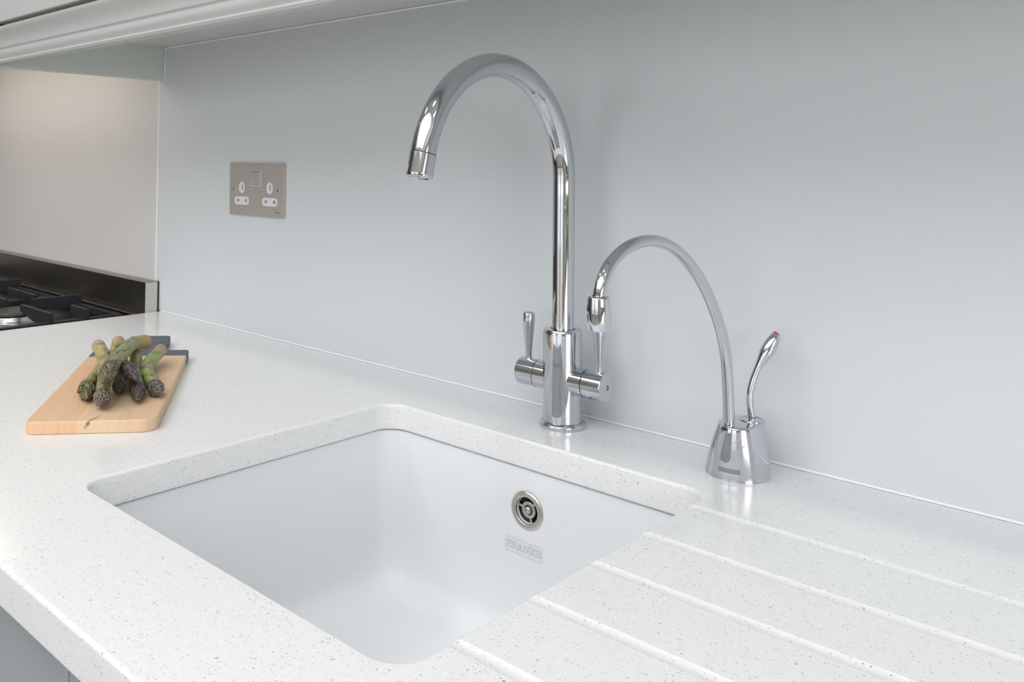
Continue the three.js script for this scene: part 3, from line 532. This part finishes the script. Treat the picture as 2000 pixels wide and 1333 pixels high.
function spear(label, pts, R, pal, tipLen, tipR, open, scaleTs, NB = 44, big = 1) {
  R *= 0.90; tipR *= 0.85;
  const P = pts.map(([x, h, z]) => V(x, T + BT + h - 0.0009, z)), at = P[0].clone();
  const o = thing('asparagus_spear', label, 'asparagus', [at.x, T + BT, at.z], 0, 'asparagus spears piled on the chopping board');
  const cv = new THREE.CatmullRomCurve3(P.map((p) => p.clone().sub(V(at.x, T + BT, at.z))), false, 'centripetal'), L = cv.getLength(), ts = 1 - tipLen / L;
  const stemCurve = new THREE.CatmullRomCurve3(Array.from({ length: 14 }, (_, i) => cv.getPointAt(ts * 1.03 * i / 13)), false, 'centripetal');
  const { base, mid, high, tip, edge } = pal, k0 = rnd() * 50;
  const colorAt = (t, a) => { const n = noise(t * 3 + k0, a * 0.7), n2 = noise(t * 9 + k0 * 2, a * 2.1); let c = t < 0.28 ? lerp3(base, mid, Math.min(1, Math.max(0, t / 0.28 + 0.3 * n))) : lerp3(mid, high, Math.min(1, Math.max(0, (t - 0.28) / 0.72 + 0.3 * n))); return c.map((q) => q * (1 + 0.16 * n2)); };
  const rs = (t) => R * (1.10 - 0.16 * t) * (1 + 0.03 * Math.sin(t * 23 + k0)) * (t < 0.012 ? 0.9 : 1);
  part('stem', tube(stemCurve, rs, 60, 20, true, colorAt), plantMat, o);
  const cut = new THREE.CircleGeometry(R * 0.9, 20), cc = new Float32Array(cut.attributes.position.count * 3); for (let i = 0; i < cc.length; i += 3) cc.set(lerp3(base, C(0xd8b88a), 0.55), i); cut.setAttribute('color', new THREE.BufferAttribute(cc, 3));
  const cf = part('cut_end', cut, plantMat, o); cf.position.copy(cv.getPointAt(0)).addScaledVector(cv.getTangentAt(0), -0.0002); cf.quaternion.setFromUnitVectors(V(0, 0, 1), cv.getTangentAt(0).clone().negate());
  // frame helper
  const up = V(0, 1, 0), X = V(), Y = V(), Z = V();
  const place = (g, t, a, r, lean) => {
    const p = cv.getPointAt(Math.min(1, t)), d = cv.getTangentAt(Math.min(1, t)); X.crossVectors(up, d).normalize(); Y.crossVectors(d, X).normalize();
    const n = X.clone().multiplyScalar(Math.cos(a)).addScaledVector(Y, Math.sin(a)), dd = d.clone().addScaledVector(n, lean).normalize(), s = V().crossVectors(dd, n).normalize(); n.crossVectors(s, dd).normalize();
    const m = new THREE.Matrix4().makeBasis(s, dd, n).setPosition(p.clone().addScaledVector(X.clone().multiplyScalar(Math.cos(a)).addScaledVector(Y, Math.sin(a)), r)); return g.applyMatrix4(m);
  };
  // bracts along the stem, each a part of its own
  scaleTs.forEach(([t, a, s = 1]) => { const g = place(bract(0.020 * s, 0.0066 * s, 0.0005, lerp3(mid, high, t), lerp3(edge, tip, 0.35), 1), t, a, rs(t / ts) - 0.0004, 0.005); part('bract', g, plantMat, o); });
  // tip: a pointed bud sheathed in overlapping bracts
  const prof = (u) => tipR * (u < 0.30 ? 0.80 + 0.20 * Math.sin(u / 0.30 * Math.PI / 2) : Math.pow(Math.cos((u - 0.30) / 0.70 * Math.PI / 2), 0.62));
  const core = new THREE.CatmullRomCurve3(Array.from({ length: 10 }, (_, i) => cv.getPointAt(ts + (1 - ts) * i / 9)), false, 'centripetal');
  const list = [tube(core, (u) => Math.max(0.0004, prof(u) * 0.88), 24, 18, true, (t, a) => lerp3(high, tip, 0.6 + 0.3 * t).map((q) => q * 0.75))];
  for (let i = 0; i < NB; i++) { const u = Math.pow(i / NB, 0.92) * 0.97, a = i * 2.39996, sz = 1 - 0.62 * u, col1 = lerp3(tip, edge, rnd() * 0.75), col0 = lerp3(high, tip, 0.35 + 0.65 * rnd()); list.push(place(bract(0.0118 * sz * big, 0.0041 * sz * big, 0.0011, col0, col1), ts + (1 - ts) * u, a, prof(u) * 0.86, open - 0.75 * Math.max(0, u - 0.25))); }
  part('tip', list, plantMat, o);
}
const purple = { base: C(0xb9988c), mid: C(0xb9a873), high: C(0x7f8050), tip: C(0x5f4c4e), edge: C(0x9c8a80) };
const vivid = { base: C(0xa8907c), mid: C(0x9aa766), high: C(0x93a752), tip: C(0x54474c), edge: C(0x968c90) };
const darkp = { base: C(0xa39272), mid: C(0x8a9558), high: C(0x767a4a), tip: C(0x43363e), edge: C(0x7d6a70) };
const olive = { base: C(0xb8945f), mid: C(0x9aa070), high: C(0x868c58), tip: C(0x544b3a), edge: C(0x989478) };
const yellow = { base: C(0xb69a80), mid: C(0xb5a766), high: C(0x85884e), tip: C(0x4d4230), edge: C(0x8d8862) };
spear('thick asparagus spear in the middle front, pinkish base and round purple tip', [[-0.606, 0.026, 0.3135], [-0.542, 0.0312, 0.341], [-0.4817, 0.0250, 0.368], [-0.4465, 0.0175, 0.3875], [-0.406, 0.0105, 0.4105]], 0.0086, purple, 0.026, 0.0096, 0.14, [[0.18, 1.6], [0.34, 0.9], [0.46, 2.0, 0.9], [0.60, 1.3, 0.9], [0.74, 1.8, 0.8], [0.80, 0.7, 0.8]]);
spear('asparagus spear lying across the top of the pile, orange cut end', [[-0.5715, 0.030, 0.2637], [-0.5558, 0.034, 0.2902], [-0.501, 0.037, 0.3353], [-0.4459, 0.0370, 0.3785], [-0.4060, 0.0330, 0.4100]], 0.0092, olive, 0.056, 0.0104, 0.06, [[0.16, 1.2], [0.3, 1.9], [0.4, 0.8], [0.5, 1.5, 1.1], [0.6, 2.2, 1.2], [0.66, 1.0, 1.2]], 32, 1.35);
spear('asparagus spear whose brown-green tip lies furthest left on the board', [[-0.600, 0.030, 0.288], [-0.572, 0.0225, 0.308], [-0.520, 0.0100, 0.360], [-0.475, 0.0098, 0.392], [-0.4427, 0.0095, 0.4085]], 0.0080, yellow, 0.048, 0.0098, 0.10, [[0.1, 1.5], [0.2, 0.8], [0.3, 1.9], [0.6, 1.3]], 26, 1.55);
spear('asparagus spear ending in a dark pointed tip below the dark purple bud', [[-0.562, 0.018, 0.283], [-0.5481, 0.017, 0.2915], [-0.4973, 0.0125, 0.3205], [-0.4467, 0.0098, 0.345], [-0.4024, 0.0080, 0.3700]], 0.0078, darkp, 0.050, 0.0088, 0.02, [[0.3, 1.6], [0.5, 1.0], [0.62, 2.0]], 34, 1.25);
spear('asparagus spear ending in a fat dark purple bud propped on its neighbour', [[-0.560, 0.0205, 0.322], [-0.512, 0.0235, 0.3365], [-0.470, 0.0275, 0.350], [-0.4443, 0.0285, 0.3565], [-0.421, 0.0255, 0.3625]], 0.0078, darkp, 0.046, 0.0102, 0.05, [[0.3, 1.6], [0.5, 1.0]], 34, 1.25);
spear('asparagus spear mostly hidden under the pile, small dim tip showing', [[-0.565, 0.010, 0.300], [-0.5086, 0.0095, 0.333], [-0.4622, 0.0092, 0.360], [-0.447, 0.0090, 0.3690]], 0.0070, darkp, 0.028, 0.0080, 0.06, [[0.3, 1.6]]);
spear('bright green asparagus spear lying furthest right, bent towards a purple tip', [[-0.560, 0.019, 0.2485], [-0.5341, 0.017, 0.2745], [-0.5101, 0.014, 0.2985], [-0.4614, 0.0105, 0.3205], [-0.4095, 0.0098, 0.3405]], 0.0084, vivid, 0.029, 0.0098, 0.13, [[0.16, 1.4], [0.3, 0.7], [0.42, 1.9, 1.2], [0.5, 1.1], [0.64, 1.7, 1.1], [0.72, 0.9]]);

// ---------------------------------------------------------------- ceiling lamps, and what the chrome mirrors outside the frame
let n = 0;
for (const z of [0.85, 3.6]) for (const x of [-2.2, -1.1, 0, 1.1, 2.2]) {
  const o = thing('ceiling_downlight', 'small round recessed ceiling downlight mirrored in the chrome', 'ceiling light', [x, CEIL, z], 0, 'downlights in the kitchen ceiling');
  part('trim_ring', lathe([[0.032, -0.001], [0.034, -0.004], [0.043, -0.003], [0.045, 0]], 32), M.whitePaint, o);
  part('lens', new THREE.CylinderGeometry(0.032, 0.032, 0.002, 24).translate(0, -0.001, 0), M.lampGlow, o);
  const l = new THREE.SpotLight(new THREE.Color(1, 0.97, 0.93), DOWNLIGHT, 0, 1.1, 0.7, 2); l.position.set(x, CEIL - 0.006, z); l.target.position.set(x, 0, z); l.castShadow = true; l.shadow.radius = 4; scene.add(l, l.target);
}
{
  const o = thing('tall_oven_housing', 'tall dark oven housing on the left wall, mirrored in the steel upstand', 'cabinet', [LEFT_X, 0, 1.2]);
  part('carcass', rbox(0.001, 0.58, 0, 2.2, 0, 1.9, 0.003), M.darkUnit, o);
  for (const z of [0.0, 0.633, 1.266]) part('door', rbox(0.581, 0.6, 0.1, 2.19, z + 0.003, z + 0.63, 0.002), M.darkUnit, o);
  const h = thing('garden_hedge', 'green garden hedge beyond the glazed door on the right', 'hedge', [RIGHT_X + 2.2, -0.1, 1.6]);
  const leaves = []; for (let i = 0; i < 420; i++) { leaves.push(new THREE.IcosahedronGeometry(rr(0.10, 0.2), 0).scale(1, 0.7, 1).translate(rr(-0.35, 0.35), rr(0.1, 1.75), rr(-2.6, 2.6))); }
  part('foliage', leaves, M.leaf, h);
  structure('patio_ground', box(LEFT_X - 2, RIGHT_X + 0.2, -0.2, -0.1, FRONT_Z + 0.2, FRONT_Z + 9), M.patio);
  structure('garden_ground', box(RIGHT_X + 0.2, RIGHT_X + 6, -0.2, -0.1, -4, 8), M.lawn);
}
renderer.render(scene, camera);
